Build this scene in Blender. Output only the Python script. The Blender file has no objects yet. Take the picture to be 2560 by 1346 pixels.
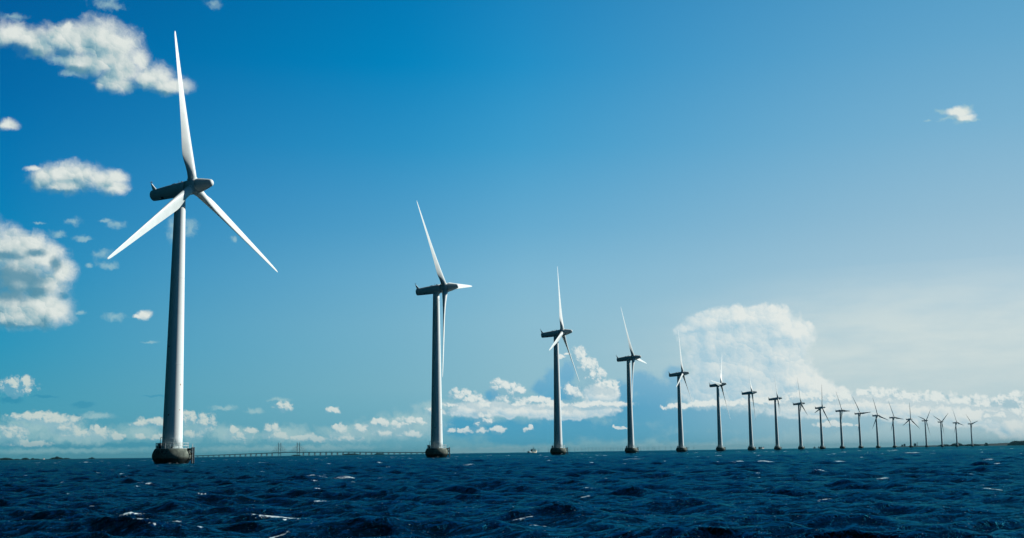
import bpy, bmesh, math, random
import numpy as np
from mathutils import Vector, Matrix

R = math.radians
scene = bpy.context.scene
COL = scene.collection
random.seed(4)
rng = np.random.default_rng(11)

# ------------------------------------------------------------------ camera
FPX, PW, PH = 2860.0, 2560, 1346        # focal length in photograph pixels
HCAM, PITCH, ROLL = 1.5, R(9.1116), R(-0.8307)
Fv = Vector((0, math.cos(PITCH), math.sin(PITCH)))
R0 = Vector((1, 0, 0)); U0 = R0.cross(Fv)
Rv = math.cos(ROLL) * R0 + math.sin(ROLL) * U0
Uv = -math.sin(ROLL) * R0 + math.cos(ROLL) * U0
cd = bpy.data.cameras.new('camera')
cam = bpy.data.objects.new('camera', cd); COL.objects.link(cam)
cd.sensor_width = 36.0; cd.lens = 36.0 * FPX / PW
cd.clip_start = 0.5; cd.clip_end = 300000
m = Matrix.Identity(4)
for i in range(3):
    m[i][0], m[i][1], m[i][2] = Rv[i], Uv[i], -Fv[i]
m[0][3], m[1][3], m[2][3] = 0, 0, HCAM
cam.matrix_world = m
scene.camera = cam


def ray(px, py):
    return (Fv + Rv * ((px - PW / 2) / FPX) + Uv * (-(py - PH / 2) / FPX)).normalized()


def azel(px, py):
    d = ray(px, py)
    return math.atan2(d.x, d.y), math.asin(d.z)


def horizon_y(px):
    return 1150.3 - 0.0145 * px


def at(px, dist):
    """point on the water on the bearing of a photograph column, dist metres in front"""
    d = ray(px, horizon_y(px))
    return Vector((d.x / d.y * dist, dist, 0))


# ------------------------------------------------------------------ object helpers
def link(name, data, parent=None):
    o = bpy.data.objects.new(name, data); COL.objects.link(o)
    if parent is not None:
        o.parent = parent
    return o


def tag(o, label=None, cat=None, group=None, kind=None):
    if label: o['label'] = label
    if cat: o['category'] = cat
    if group: o['group'] = group
    if kind: o['kind'] = kind
    return o


def copy_tree(o, parent=None):
    c = o.copy(); COL.objects.link(c); c.parent = parent
    for ch in list(o.children):
        copy_tree(ch, c)
    return c


class MB:
    def __init__(self):
        self.bm = bmesh.new()

    def box(self, c, s, rot=None):
        g = bmesh.ops.create_cube(self.bm, size=1.0)
        M = Matrix.Translation(c) @ (rot.to_4x4() if rot else Matrix.Identity(4)) @ Matrix.Diagonal((*s, 1))
        bmesh.ops.transform(self.bm, matrix=M, verts=g['verts'])
        return self

    def tube(self, a, b, r, r2=None, seg=10):
        a, b = Vector(a), Vector(b); d = b - a
        g = bmesh.ops.create_cone(self.bm, cap_ends=True, segments=seg, radius1=r, radius2=r if r2 is None else r2, depth=d.length)
        q = Vector((0, 0, 1)).rotation_difference(d.normalized())
        bmesh.ops.transform(self.bm, matrix=Matrix.Translation((a + b) / 2) @ q.to_matrix().to_4x4(), verts=g['verts'])
        return self

    def path(self, pts, r, seg=8):
        for a, b in zip(pts, pts[1:]):
            self.tube(a, b, r, seg=seg)
        return self

    def lathe(self, prof, seg=48, axis='Z', cap=True):
        rings = []
        for (r, h) in prof:
            ring = []
            for k in range(seg):
                t = 2 * math.pi * k / seg
                if axis == 'Z':
                    co = (r * math.cos(t), r * math.sin(t), h)
                else:
                    co = (h, r * math.cos(t), r * math.sin(t))
                ring.append(self.bm.verts.new(co))
            rings.append(ring)
        for a, b in zip(rings, rings[1:]):
            for k in range(seg):
                f = self.bm.faces.new((a[k], a[(k + 1) % seg], b[(k + 1) % seg], b[k])); f.smooth = True
        if cap:
            self.bm.faces.new(rings[0][::-1]); self.bm.faces.new(rings[-1])
        return self

    def loft(self, rings):
        rr = [[self.bm.verts.new(p) for p in ring] for ring in rings]
        n = len(rr[0])
        for a, b in zip(rr, rr[1:]):
            for k in range(n):
                f = self.bm.faces.new((a[k], a[(k + 1) % n], b[(k + 1) % n], b[k])); f.smooth = True
        self.bm.faces.new(rr[0][::-1]); self.bm.faces.new(rr[-1])
        return self

    def prism(self, poly, axis_vec):
        """closed polygon (3-D points) pushed along axis_vec"""
        a = [self.bm.verts.new(p) for p in poly]
        b = [self.bm.verts.new(Vector(p) + Vector(axis_vec)) for p in poly]
        n = len(a)
        self.bm.faces.new(a); self.bm.faces.new(b[::-1])
        for k in range(n):
            self.bm.faces.new((a[k], a[(k + 1) % n], b[(k + 1) % n], b[k]))
        return self

    def blob(self, c, s, amp=.18, sub=2):
        g = bmesh.ops.create_icosphere(self.bm, subdivisions=sub, radius=1.0)
        for v in g['verts']:
            v.co *= 1 + amp * (random.random() * 2 - 1)
            v.co = Vector((v.co.x * s[0] + c[0], v.co.y * s[1] + c[1], v.co.z * s[2] + c[2]))
        return self

    def build(self, name, mat, parent=None):
        bmesh.ops.recalc_face_normals(self.bm, faces=self.bm.faces)
        me = bpy.data.meshes.new(name); self.bm.to_mesh(me); self.bm.free()
        me.materials.append(mat)
        return link(name, me, parent)


# ------------------------------------------------------------------ node helpers
class NT:
    def __init__(self, tree):
        self.t = tree; self.n = tree.nodes; self.l = tree.links

    def _in(self, sock, v):
        if isinstance(v, bpy.types.NodeSocket):
            self.l.new(v, sock)
        else:
            sock.default_value = v

    def node(self, typ, **props):
        nd = self.n.new(typ)
        for k, v in props.items():
            setattr(nd, k, v)
        return nd

    def math(self, op, a, b=None, c=None, clamp=False):
        nd = self.node('ShaderNodeMath', operation=op, use_clamp=clamp)
        self._in(nd.inputs[0], a)
        if b is not None: self._in(nd.inputs[1], b)
        if c is not None: self._in(nd.inputs[2], c)
        return nd.outputs[0]

    def vmath(self, op, a, b=None, c=None, scale=None):
        nd = self.node('ShaderNodeVectorMath', operation=op)
        self._in(nd.inputs[0], a)
        if b is not None: self._in(nd.inputs[1], b)
        if c is not None: self._in(nd.inputs[2], c)
        if scale is not None: self._in(nd.inputs['Scale'], scale)
        return nd.outputs['Value'] if op in ('LENGTH', 'DOT_PRODUCT', 'DISTANCE') else nd.outputs['Vector']

    def remap(self, v, a, b, c=0., d=1., kind='SMOOTHSTEP'):
        nd = self.node('ShaderNodeMapRange', interpolation_type=kind)
        for s, x in zip(nd.inputs[:5], (v, a, b, c, d)):
            self._in(s, x)
        return nd.outputs[0]

    def mix(self, f, a, b, blend='MIX'):
        nd = self.node('ShaderNodeMix', data_type='RGBA', blend_type=blend)
        self._in(nd.inputs[0], f); self._in(nd.inputs[6], a); self._in(nd.inputs[7], b)
        return nd.outputs[2]

    def noise(self, vec, scale, detail=6, rough=.55, dim='2D', lac=2.0, dist=0.):
        nd = self.node('ShaderNodeTexNoise', noise_dimensions=dim)
        self._in(nd.inputs['Vector'], vec)
        nd.inputs['Scale'].default_value = scale; nd.inputs['Detail'].default_value = detail
        nd.inputs['Roughness'].default_value = rough; nd.inputs['Lacunarity'].default_value = lac
        nd.inputs['Distortion'].default_value = dist
        return nd.outputs[0]

    def ramp(self, f, stops):
        nd = self.node('ShaderNodeValToRGB')
        el = nd.color_ramp.elements
        while len(el) < len(stops): el.new(0.5)
        for e, (p, c) in zip(el, stops):
            e.position = p; e.color = (*c, 1)
        self._in(nd.inputs[0], f)
        return nd.outputs[0]


def lin(c):
    return tuple(((x / 255) / 12.92 if x / 255 <= .04045 else ((x / 255 + .055) / 1.055) ** 2.4) for x in c)


def material(name, color, rough=.5, spec=.3, var=.0, vscale=1.0, color2=None, metallic=0., detail=6):
    mt = bpy.data.materials.new(name); mt.use_nodes = True
    nt = NT(mt.node_tree); b = mt.node_tree.nodes['Principled BSDF']
    b.inputs['Roughness'].default_value = rough
    b.inputs['Specular IOR Level'].default_value = spec
    b.inputs['Metallic'].default_value = metallic
    c2 = color2 or tuple(x * (1 - var) for x in color)
    tc = nt.node('ShaderNodeTexCoord').outputs['Object']
    f = nt.remap(nt.noise(tc, vscale, detail, .6, '3D'), .35, .68)
    nt.l.new(nt.mix(f, (*color, 1), (*c2, 1)), b.inputs['Base Color'])
    return mt


# ------------------------------------------------------------------ sun and sky
SUN_AZ, SUN_EL = R(66), R(32)
sd = bpy.data.lights.new('sun', 'SUN'); sd.energy = 4.9; sd.angle = R(.53); sd.color = (1.0, .90, .835)
sun = link('sun', sd)
sdir = Vector((math.sin(SUN_AZ) * math.cos(SUN_EL), math.cos(SUN_AZ) * math.cos(SUN_EL), math.sin(SUN_EL)))
sun.rotation_euler = sdir.to_track_quat('Z', 'Y').to_euler()

world = bpy.data.worlds.new('World'); scene.world = world; world.use_nodes = True
wt = NT(world.node_tree); world.node_tree.nodes.clear()
STR = 0.1          # Background strength
EXPO = 0.7          # view exposure; sky colours below are as exposed
SKY = 1 / STR / 2 ** EXPO

wdir = wt.node('ShaderNodeTexCoord').outputs['Generated']
sep = wt.node('ShaderNodeSeparateXYZ'); wt.l.new(wdir, sep.inputs[0])
X, Y, Z = sep.outputs
az = wt.math('ARCTAN2', X, Y)
elv = wt.math('ARCSINE', Z)
uu = wt.math('MULTIPLY', az, FPX / 100)       # bearing, hundreds of "0.02 degree" units
vv = wt.math('MULTIPLY', elv, FPX / 100)
cmb = wt.node('ShaderNodeCombineXYZ'); wt.l.new(uu, cmb.inputs[0]); wt.l.new(vv, cmb.inputs[1])
P = cmb.outputs[0]

nish = wt.node('ShaderNodeTexSky', sky_type='NISHITA')
nish.sun_disc = False; nish.sun_elevation = SUN_EL; nish.sun_rotation = SUN_AZ
nish.air_density = 1.0; nish.dust_density = .6; nish.ozone_density = 2.0

VMAX = 45.0    # units at the zenith (pi/2 * 28.6)
def sky_ramp(st):
    return wt.ramp(wt.math('DIVIDE', vv, VMAX), [(v / VMAX, lin(c)) for v, c in st])
sky_l = sky_ramp([(0, (76, 154, 172)), (1.2, (62, 156, 182)), (2.6, (38, 150, 188)), (4.4, (0, 138, 188)), (6.4, (0, 122, 182)), (8.4, (0, 106, 169)), (11.5, (0, 86, 150)), (20, (0, 58, 110)), (45, (0, 36, 60))])
sky_m = sky_ramp([(0, (112, 176, 194)), (1.6, (136, 188, 205)), (3.2, (134, 188, 210)), (4.4, (120, 182, 212)), (5.6, (94, 170, 209)), (7.6, (50, 155, 205)), (9.6, (0, 141, 199)), (11.6, (0, 127, 188)), (20, (0, 84, 148)), (45, (0, 36, 60))])
sky_r = sky_ramp([(0, (182, 208, 214)), (1.8, (192, 212, 217)), (3.4, (180, 207, 220)), (5.4, (152, 192, 214)), (7.4, (125, 180, 211)), (9.4, (102, 168, 206)), (11.4, (82, 156, 199)), (20, (36, 112, 170)), (45, (0, 36, 60))])
base = wt.mix(wt.remap(uu, -12.5, .3, kind='LINEAR'), sky_l, sky_m)
base = wt.mix(wt.remap(uu, -3.5, 13.8), base, sky_r)
base = wt.mix(wt.remap(uu, 13.5, 32.0, 0, .72), base, sky_l)  # unseen sky past the right edge, dimmed to keep shaded sides dark
# unseen sky away from the sun: deep teal, darkened to deepen shaded sides
sunh = wt.math('ADD', wt.math('MULTIPLY', X, math.sin(SUN_AZ)), wt.math('MULTIPLY', Y, math.cos(SUN_AZ)))
front = wt.math('MAXIMUM', sunh, wt.remap(Y, .74, .93, 0., 1.))
back = wt.ramp(wt.math('DIVIDE', vv, VMAX), [(0, (.0005, .024, .026)), (.3, (.0005, .014, .016)), (1, (.0005, .018, .028))])
base = wt.mix(wt.remap(front, -.1, .45), back, base)
# a share of the physical sky, scaled to the same range
nsc = wt.vmath('MULTIPLY', nish.outputs[0], (.008, .030, .045))
base_sky = wt.mix(.03, base, nsc)


# ---- clouds: each ellipse is a puff given in photograph pixels, turned into bearing / elevation
def puffs(lst):
    out = []
    for (cx, cy, rx, ry) in lst:
        a, e = azel(cx, cy)
        out.append((a * FPX / 100, e * FPX / 100, rx / 100, ry / 100))
    return out


def field_group(name, lst, warp, warp_scale, k, amps, det=8):
    """1 - normalised distance to the nearest puff, plus billowing noise"""
    g = bpy.data.node_groups.new(name, 'ShaderNodeTree')
    g.interface.new_socket('P', in_out='INPUT', socket_type='NodeSocketVector')
    g.interface.new_socket('D', in_out='OUTPUT', socket_type='NodeSocketFloat')
    t = NT(g)
    gi = t.node('NodeGroupInput').outputs[0]; go = t.node('NodeGroupOutput')
    nz = t.node('ShaderNodeTexNoise', noise_dimensions='2D')
    t.l.new(gi, nz.inputs['Vector']); nz.inputs['Scale'].default_value = warp_scale; nz.inputs['Detail'].default_value = 5; nz.inputs['Roughness'].default_value = .6
    w = t.vmath('SUBTRACT', nz.outputs['Color'], (.5, .5, .5))
    p = t.vmath('MULTIPLY_ADD', w, (warp, warp, 0), gi)
    d = None
    for (x, y, rx, ry) in puffs(lst):
        q = t.vmath('MULTIPLY_ADD', p, (1 / rx, 1 / ry, 0), (-x / rx, -y / ry, 0))
        ln = t.vmath('LENGTH', q)
        d = ln if d is None else t.math('SMOOTH_MIN', d, ln, k)
    D = t.math('SUBTRACT', 1.0, d)
    fb = t.math('SUBTRACT', t.noise(p, amps[1], det, amps[2]), .5)
    D = t.math('MULTIPLY_ADD', fb, amps[0], D)
    if amps[3]:
        vo = t.node('ShaderNodeTexVoronoi', voronoi_dimensions='2D', feature='SMOOTH_F1', normalize=True)
        t.l.new(p, vo.inputs['Vector']); vo.inputs['Scale'].default_value = amps[4]; vo.inputs['Detail'].default_value = 3
        vo.inputs['Roughness'].default_value = .55; vo.inputs['Smoothness'].default_value = .2
        D = t.math('MULTIPLY_ADD', t.math('SUBTRACT', .42, vo.outputs['Distance']), amps[3], D)
    t.l.new(D, go.inputs[0])
    return g


def use(g, vec):
    nd = wt.node('ShaderNodeGroup'); nd.node_tree = g
    wt.l.new(vec, nd.inputs[0])
    return nd.outputs[0]


CRISP = [  # cauliflower clouds low over the horizon
    (40, 968, 40, 24), (62, 958, 18, 20),
    (92, 1044, 66, 13), (135, 1052, 55, 16), (22, 1086, 26, 22), (52, 1086, 16, 24), (160, 1070, 34, 22), (192, 1084, 44, 16), (70, 1110, 60, 8),
    (248, 1084, 30, 20), (290, 1094, 22, 12), (352, 1058, 24, 11), (350, 1092, 16, 8), (398, 1056, 26, 12), (398, 1094, 28, 10),
    (470, 1048, 22, 20), (508, 1056, 30, 22), (484, 1086, 36, 14), (582, 1078, 16, 12), (600, 1094, 34, 12), (628, 1076, 20, 10),
    (680, 1072, 20, 14), (690, 1092, 36, 12), (710, 1018, 24, 12), (760, 1096, 34, 10), (790, 1100, 22, 8), (835, 1026, 18, 9), (850, 1078, 24, 16), (862, 1096, 50, 14),
    (905, 1072, 24, 14), (950, 1058, 24, 16), (960, 1084, 36, 16), (1000, 1066, 30, 16), (1030, 1056, 30, 14), (1020, 1086, 36, 12),
    (1150, 990, 34, 18), (1176, 1002, 40, 20), (1210, 1014, 36, 16), (1250, 968, 30, 20), (1278, 980, 32, 22), (1262, 1000, 44, 22), (1300, 974, 16, 12),
    (1130, 1010, 26, 10), (1100, 1028, 40, 12), (1205, 1036, 26, 14), (1196, 1056, 14, 14), (1214, 1050, 20, 14), (1168, 1078, 14, 10), (1200, 1076, 24, 11), (1244, 1076, 20, 9), (1128, 1076, 11, 5), (1152, 1078, 10, 7),
    (1316, 1074, 12, 7), (1326, 1068, 7, 6), (1540, 1070, 10, 4), (1556, 1071, 12, 2.5),
    (1300, 1010, 90, 12), (1380, 1012, 90, 14), (1460, 1014, 90, 14), (1530, 1012, 50, 9), (1340, 1002, 40, 12),
    (1446, 892, 24, 24), (1462, 916, 30, 30), (1480, 938, 34, 26), (1490, 962, 34, 24), (1524, 970, 28, 20), (1436, 982, 32, 20), (1424, 978, 22, 18), (1404, 892, 8, 6), (1416, 884, 6, 4),
    (1700, 1018, 50, 7), (1760, 1014, 70, 10), (1840, 1010, 80, 12), (1930, 1006, 90, 14), (2010, 994, 60, 14), (2068, 1062, 34, 9), (2120, 1064, 16, 4), (2145, 1064, 6, 3),
    (2100, 996, 60, 16), (2190, 988, 70, 16), (2260, 996, 80, 16), (2330, 1002, 70, 18), (2400, 1004, 70, 16), (2460, 1012, 60, 14), (2500, 1006, 30, 18), (2530, 996, 24, 18), (2540, 1030, 30, 24), (2500, 1040, 30, 14), (2466, 1042, 12, 10),
]
SOFT = [  # nearer fair-weather clouds at the left
    (20, 84, 56, 28), (80, 100, 60, 26), (100, 116, 50, 30), (150, 96, 70, 34), (168, 78, 22, 22), (200, 110, 70, 46), (250, 100, 80, 48), (290, 110, 60, 48), (262, 150, 80, 48), (300, 168, 62, 46), (215, 156, 70, 30), (290, 208, 56, 24), (345, 150, 30, 36), (370, 196, 50, 26), (400, 190, 36, 30), (420, 212, 62, 24),
    (110, 446, 34, 30), (150, 436, 56, 30), (205, 434, 56, 28), (160, 462, 60, 24), (250, 452, 56, 30), (292, 446, 30, 22), (290, 470, 34, 14), (84, 424, 22, 8),
    (-10, 620, 70, 60), (40, 620, 70, 46), (80, 612, 46, 34), (110, 650, 50, 46), (150, 676, 40, 32), (50, 690, 100, 60), (110, 710, 50, 46), (20, 760, 100, 54), (100, 762, 70, 46), (140, 780, 38, 34), (60, 790, 100, 30),
    (22, 312, 24, 15), (2400, 280, 28, 11), (2414, 292, 26, 10), (362, 786, 18, 11), (345, 791, 14, 5),
]
WISP = [  # thin shreds, high
    (183, 555, 24, 14), (148, 584, 22, 13), (205, 597, 26, 9), (262, 554, 26, 8), (292, 562, 28, 13), (258, 636, 28, 18), (270, 664, 30, 14), (222, 662, 14, 10),
    (436, 566, 26, 30), (476, 570, 24, 34), (440, 590, 30, 22), (285, 794, 34, 14), (200, 783, 14, 9), (586, 598, 12, 10),
    (270, 12, 50, 18), (535, 12, 26, 16), (30, 42, 40, 12), (150, 150, 60, 14), (180, 185, 40, 12), (95, 558, 20, 6), (375, 855, 24, 5), (2352, 281, 22, 8), (2366, 298, 34, 6), (2322, 303, 16, 4), (2412, 302, 34, 9), (2400, 274, 40, 12), (2440, 300, 14, 5)]
WISP_LOW = [  # thin shreds near the horizon
    (640, 1030, 26, 10), (560, 1020, 40, 8), (700, 1000, 34, 8), (240, 1040, 50, 10), (120, 1060, 110, 30), (200, 1090, 120, 24), (360, 1080, 60, 24), (560, 1080, 70, 26), (720, 1082, 80, 26), (900, 1082, 100, 28), (1010, 1055, 70, 34), (1160, 1130, 60, 10), (1100, 1010, 60, 16)]
ANVIL = [  # the great cumulonimbus and its neighbours, soft-edged
    (1720, 824, 34, 14), (1770, 810, 56, 26), (1850, 794, 110, 30), (1935, 800, 50, 34), (1985, 836, 44, 30), (1960, 828, 60, 36), (1860, 850, 150, 66), (1780, 860, 60, 50), (1870, 930, 125, 80), (1950, 890, 60, 46), (1800, 930, 70, 70), (1990, 952, 60, 42), (2040, 968, 44, 26), (2080, 980, 40, 14), (1900, 980, 130, 40), (1760, 970, 60, 50),
    (2150, 1010, 110, 28), (2300, 1026, 120, 30), (2420, 1040, 90, 30), (2530, 1060, 60, 36), (2020, 1020, 120, 26),
    (1200, 1024, 90, 20), (1290, 1026, 110, 18), (1420, 1030, 130, 20), (1500, 990, 50, 30),
]
BLUE = [  # cloud in its own shadow, bluer and darker than the sky beside it
    (1352, 970, 30, 22), (1384, 950, 34, 34), (1420, 930, 24, 32), (1400, 980, 60, 30), (1230, 990, 24, 20),
    (1560, 980, 30, 30), (1600, 960, 50, 36), (1640, 985, 60, 44), (1688, 940, 28, 30), (1700, 970, 50, 40), (1760, 980, 70, 30), (1600, 1030, 120, 50), (1740, 1050, 140, 44), (1900, 1060, 160, 44), (1420, 1070, 130, 40), (1280, 1076, 120, 32), (1160, 1070, 70, 34), (1560, 1080, 140, 30), (1330, 1100, 160, 16), (1760, 1092, 160, 20), (2080, 1060, 140, 30),
    (2460, 1050, 60, 30), (2520, 1066, 60, 22), (2250, 1046, 160, 20),
    (60, 1112, 80, 9), (200, 1116, 120, 7), (340, 1112, 80, 7), (30, 1000, 30, 10), (110, 992, 34, 4), (390, 990, 40, 3), (210, 1012, 30, 10), (190, 1040, 20, 6),
]
GREY = [(10, 690, 70, 34), (64, 698, 56, 24), (20, 732, 60, 30), (90, 726, 36, 16), (20, 640, 40, 14), (92, 632, 26, 10), (30, 816, 90, 8), (140, 660, 16, 22), (160, 742, 14, 10),
        (60, 130, 70, 14), (180, 178, 50, 12), (140, 480, 70, 8), (390, 232, 60, 8)]
BAND = [  # pale broken layer behind the low cumulus
    (60, 1078, 130, 34), (200, 1090, 90, 24), (330, 1084, 90, 22), (470, 1076, 70, 34), (600, 1090, 80, 20), (720, 1090, 90, 18), (860, 1088, 100, 22), (980, 1070, 80, 34), (1060, 1060, 60, 40), (1090, 1020, 60, 20), (140, 1128, 240, 8), (700, 1122, 300, 10), (1250, 1128, 300, 12), (1700, 1120, 260, 10)]
g_grey = field_group('cloud_undersides', GREY, .2, 3.0, .4, (1.0, 2.4, .55, 0, 0))
g_crisp = field_group('crisp_clouds', CRISP, .20, 4.5, .3, (1.0, 6.0, .62, .95, 6.0))
g_crisp_form = field_group('crisp_cloud_form', CRISP, .20, 4.5, .3, (.6, 5.0, .5, 1.25, 6.0), 3)
SN = (1.25, 2.0, .58, .22, 3.2)
g_soft = field_group('soft_clouds', SOFT, .26, 2.0, .3, SN)
g_soft_form = field_group('soft_cloud_form', SOFT, .26, 2.0, .3, (.9, 1.8, .5, .35, 2.6), 2)
g_wisp_low = field_group('low_wisps', WISP_LOW, .22, 4.0, .2, (1.3, 4.0, .64, .4, 6.0))
g_wisp = field_group('wisp_clouds', WISP, .22, 4.0, .2, (1.5, 3.6, .62, 0, 0))
g_band = field_group('band_clouds', BAND, .2, 4.0, .3, (1.6, 3.4, .66, .4, 5.0))
g_anvil = field_group('anvil_clouds', ANVIL, .2, 2.6, .7, (.8, 3.0, .6, .25, 3.6))
g_anvil_form = field_group('anvil_cloud_form', ANVIL, .2, 2.6, .9, (.45, 2.2, .5, .55, 4.2), 3)
g_blue = field_group('blue_clouds', BLUE, .14, 4.0, .5, (.7, 3.4, .6, .3, 5.0))

off1 = wt.vmath('ADD', P, (.09, .12, 0)); off2 = wt.vmath('ADD', P, (.30, .20, 0)); off3 = wt.vmath('ADD', P, (.20, .22, 0))
pn = wt.node('ShaderNodeTexNoise', noise_dimensions='2D')
wt.l.new(P, pn.inputs['Vector']); pn.inputs['Scale'].default_value = 7.0; pn.inputs['Detail'].default_value = 4
pw = wt.vmath('MULTIPLY_ADD', wt.vmath('SUBTRACT', pn.outputs['Color'], (.5, .5, .5)), (.12, .12, 0), P)
def domes(L, scales):
    """every billow is lit like a little dome, from the sun's side"""
    for sc_, k_ in scales:
        vo = wt.node('ShaderNodeTexVoronoi', voronoi_dimensions='2D', feature='F1')
        wt.l.new(pw, vo.inputs['Vector']); vo.inputs['Scale'].default_value = sc_
        q = wt.vmath('SUBTRACT', pw, vo.outputs['Position'])
        L = wt.math('MULTIPLY_ADD', wt.vmath('DOT_PRODUCT', q, (.66 * sc_, .75 * sc_, 0)), k_, L)
    return L
# -- low part of the sky
col = base_sky
veil_d = wt.vmath('LENGTH', wt.vmath('MULTIPLY_ADD', P, (1 / 8.0, 1 / 2.0, 0), (-azel(2350, 860)[0] * FPX / 100 / 8.0, -azel(2350, 860)[1] * FPX / 100 / 2.0, 0)))
veil_n = wt.noise(wt.vmath('MULTIPLY', P, (.35, 1.5, 1)), 1.4, 5, .55)
veil = wt.math('MULTIPLY', wt.remap(veil_d, 1.15, .1), wt.remap(veil_n, .2, .75, .45, 1.0))
col = wt.mix(wt.math('MULTIPLY', veil, .85), col, (*lin((212, 224, 222)), 1))
Db = use(g_blue, P)
ab = wt.remap(Db, -.05, .55)
bright = wt.mix(wt.remap(uu, 2.0, 8.0, .8, .25), col, wt.ramp(wt.math('DIVIDE', vv, 3.0), [(0, lin((56, 156, 190))), (.35, lin((44, 152, 197))), (.75, lin((116, 176, 210))), (1, lin((135, 184, 214)))]))
bcol = wt.mix(wt.remap(uu, -5.0, -2.0), wt.mix(1.0, col, (.62, .86, .93, 1), 'MULTIPLY'), bright)
col = wt.mix(wt.math('MULTIPLY', ab, .92), col, bcol)
Da = use(g_anvil, P); Daf = use(g_anvil_form, P); Da2 = use(g_anvil_form, off3)
aa = wt.remap(Da, -.08, .26)
La = wt.math('MULTIPLY_ADD', wt.math('SUBTRACT', Daf, Da2), .85, .40, clamp=True)
La = wt.math('MAXIMUM', La, wt.math('MULTIPLY', wt.remap(Da, .7, .1), .56))   # thin rims let the light through
La = wt.math('MINIMUM', wt.math('MAXIMUM', domes(wt.math('ADD', La, wt.remap(uu, 4.2, 7.4, -.16, .16, 'LINEAR')), ((2.8, .22), (6.5, .15), (14.0, .05))), 0.0), 1.0)
acol = wt.mix(La, (*lin((170, 204, 219)), 1), (*lin((230, 236, 232)), 1))
col = wt.mix(wt.math('MULTIPLY', aa, .96), col, acol)
Dd = use(g_band, P)
col = wt.mix(wt.math('MULTIPLY', wt.remap(Dd, -.15, .9), .85), col, wt.mix(wt.remap(uu, -9, 2), (*lin((142, 188, 195)), 1), (*lin((172, 204, 212)), 1)))
Dl = use(g_wisp_low, P)
col = wt.mix(wt.math('MULTIPLY', wt.remap(Dl, 0.0, .9), .62), col, (*lin((172, 204, 206)), 1))
Dc = use(g_crisp, P); Dcf = use(g_crisp_form, P); Dc2 = use(g_crisp_form, off1)
ac = wt.remap(Dc, -.06, .40)
Lc = wt.math('MULTIPLY_ADD', wt.math('SUBTRACT', Dcf, Dc2), 1.0, .16, clamp=False)
Lc = domes(Lc, ((5.0, .34), (11.0, .26), (23.0, .16)))
Lc = wt.math('MINIMUM', wt.math('MAXIMUM', Lc, 0.0), 1.0)
ac = wt.math('MULTIPLY', ac, wt.remap(Lc, -.15, .45, .65, 1.0))
shade_c = wt.mix(.55, col, (*lin((134, 180, 200)), 1))
lit_c = wt.mix(wt.remap(uu, -9, 1), (*lin((204, 217, 211)), 1), (*lin((230, 237, 233)), 1))
ccol = wt.mix(wt.remap(Lc, .0, .95), shade_c, lit_c)
col_low = wt.mix(wt.math('MULTIPLY', ac, wt.remap(vv, .1, .8, .45, .95)), col, ccol)
# -- high part: nearer fair-weather clouds and shreds
Dw = use(g_wisp, P)
col = wt.mix(wt.math('MULTIPLY', wt.remap(Dw, 0.0, 1.0), .62), base_sky, (*lin((164, 200, 206)), 1))
Ds = use(g_soft, P); Dsf = use(g_soft_form, P); Ds2 = use(g_soft_form, off2)
as_ = wt.remap(Ds, -.24, .68)
Ls = wt.math('MULTIPLY_ADD', wt.math('SUBTRACT', Dsf, Ds2), .72, .54, clamp=True)
Ls = wt.math('MULTIPLY_ADD', wt.math('SUBTRACT', Ds, Dsf), .18, Ls)
Ls = domes(Ls, ((2.4, .18), (5.5, .13), (12.0, .05)))
scol = wt.ramp(Ls, [(0, lin((96, 150, 170))), (.35, lin((156, 188, 196))), (.62, lin((196, 211, 210))), (1, lin((228, 234, 228)))])
Dg = use(g_grey, P)
scol = wt.mix(wt.math('MULTIPLY', wt.remap(Dg, -.25, .7), .92), scol, (*lin((88, 144, 166)), 1))
col_high = wt.mix(wt.math('MULTIPLY', as_, .95), col, scol)

def bgnode(c):
    bg = wt.node('ShaderNodeBackground')
    wt.l.new(wt.vmath('SCALE', c, scale=SKY), bg.inputs[0]); bg.inputs[1].default_value = STR
    return bg.outputs[0]
def bgmix(f, a, b):
    mx = wt.node('ShaderNodeMixShader')
    wt.l.new(f, mx.inputs[0]); wt.l.new(a, mx.inputs[1]); wt.l.new(b, mx.inputs[2])
    return mx.outputs[0]
AND = lambda *a: a[0] if len(a) == 1 else wt.math('MULTIPLY', a[0], AND(*a[1:]))
GT = lambda a, b: wt.math('GREATER_THAN', a, b)
LT = lambda a, b: wt.math('LESS_THAN', a, b)
top = wt.math('MULTIPLY_ADD', GT(uu, -4.5), 2.0, 2.32)          # where the low cloud field ends
in_low = AND(GT(vv, -.3), LT(vv, top), LT(wt.math('ABSOLUTE', uu), 17.0))
in_high = AND(GT(vv, 2.2), LT(vv, 13.0), GT(uu, -17.0), wt.math('MAXIMUM', LT(uu, -6.2), AND(GT(uu, 9.0), LT(uu, 12.6), GT(vv, 7.4), LT(vv, 9.4))))
bg0 = bgnode(base_sky)
mixb = bgmix(in_low, bgmix(in_high, bg0, bgnode(col_high)), bgnode(col_low))
wout = wt.node('ShaderNodeOutputWorld'); wt.l.new(mixb, wout.inputs[0])
world.cycles.sampling_method = 'MANUAL'; world.cycles.sample_map_resolution = 512

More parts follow.
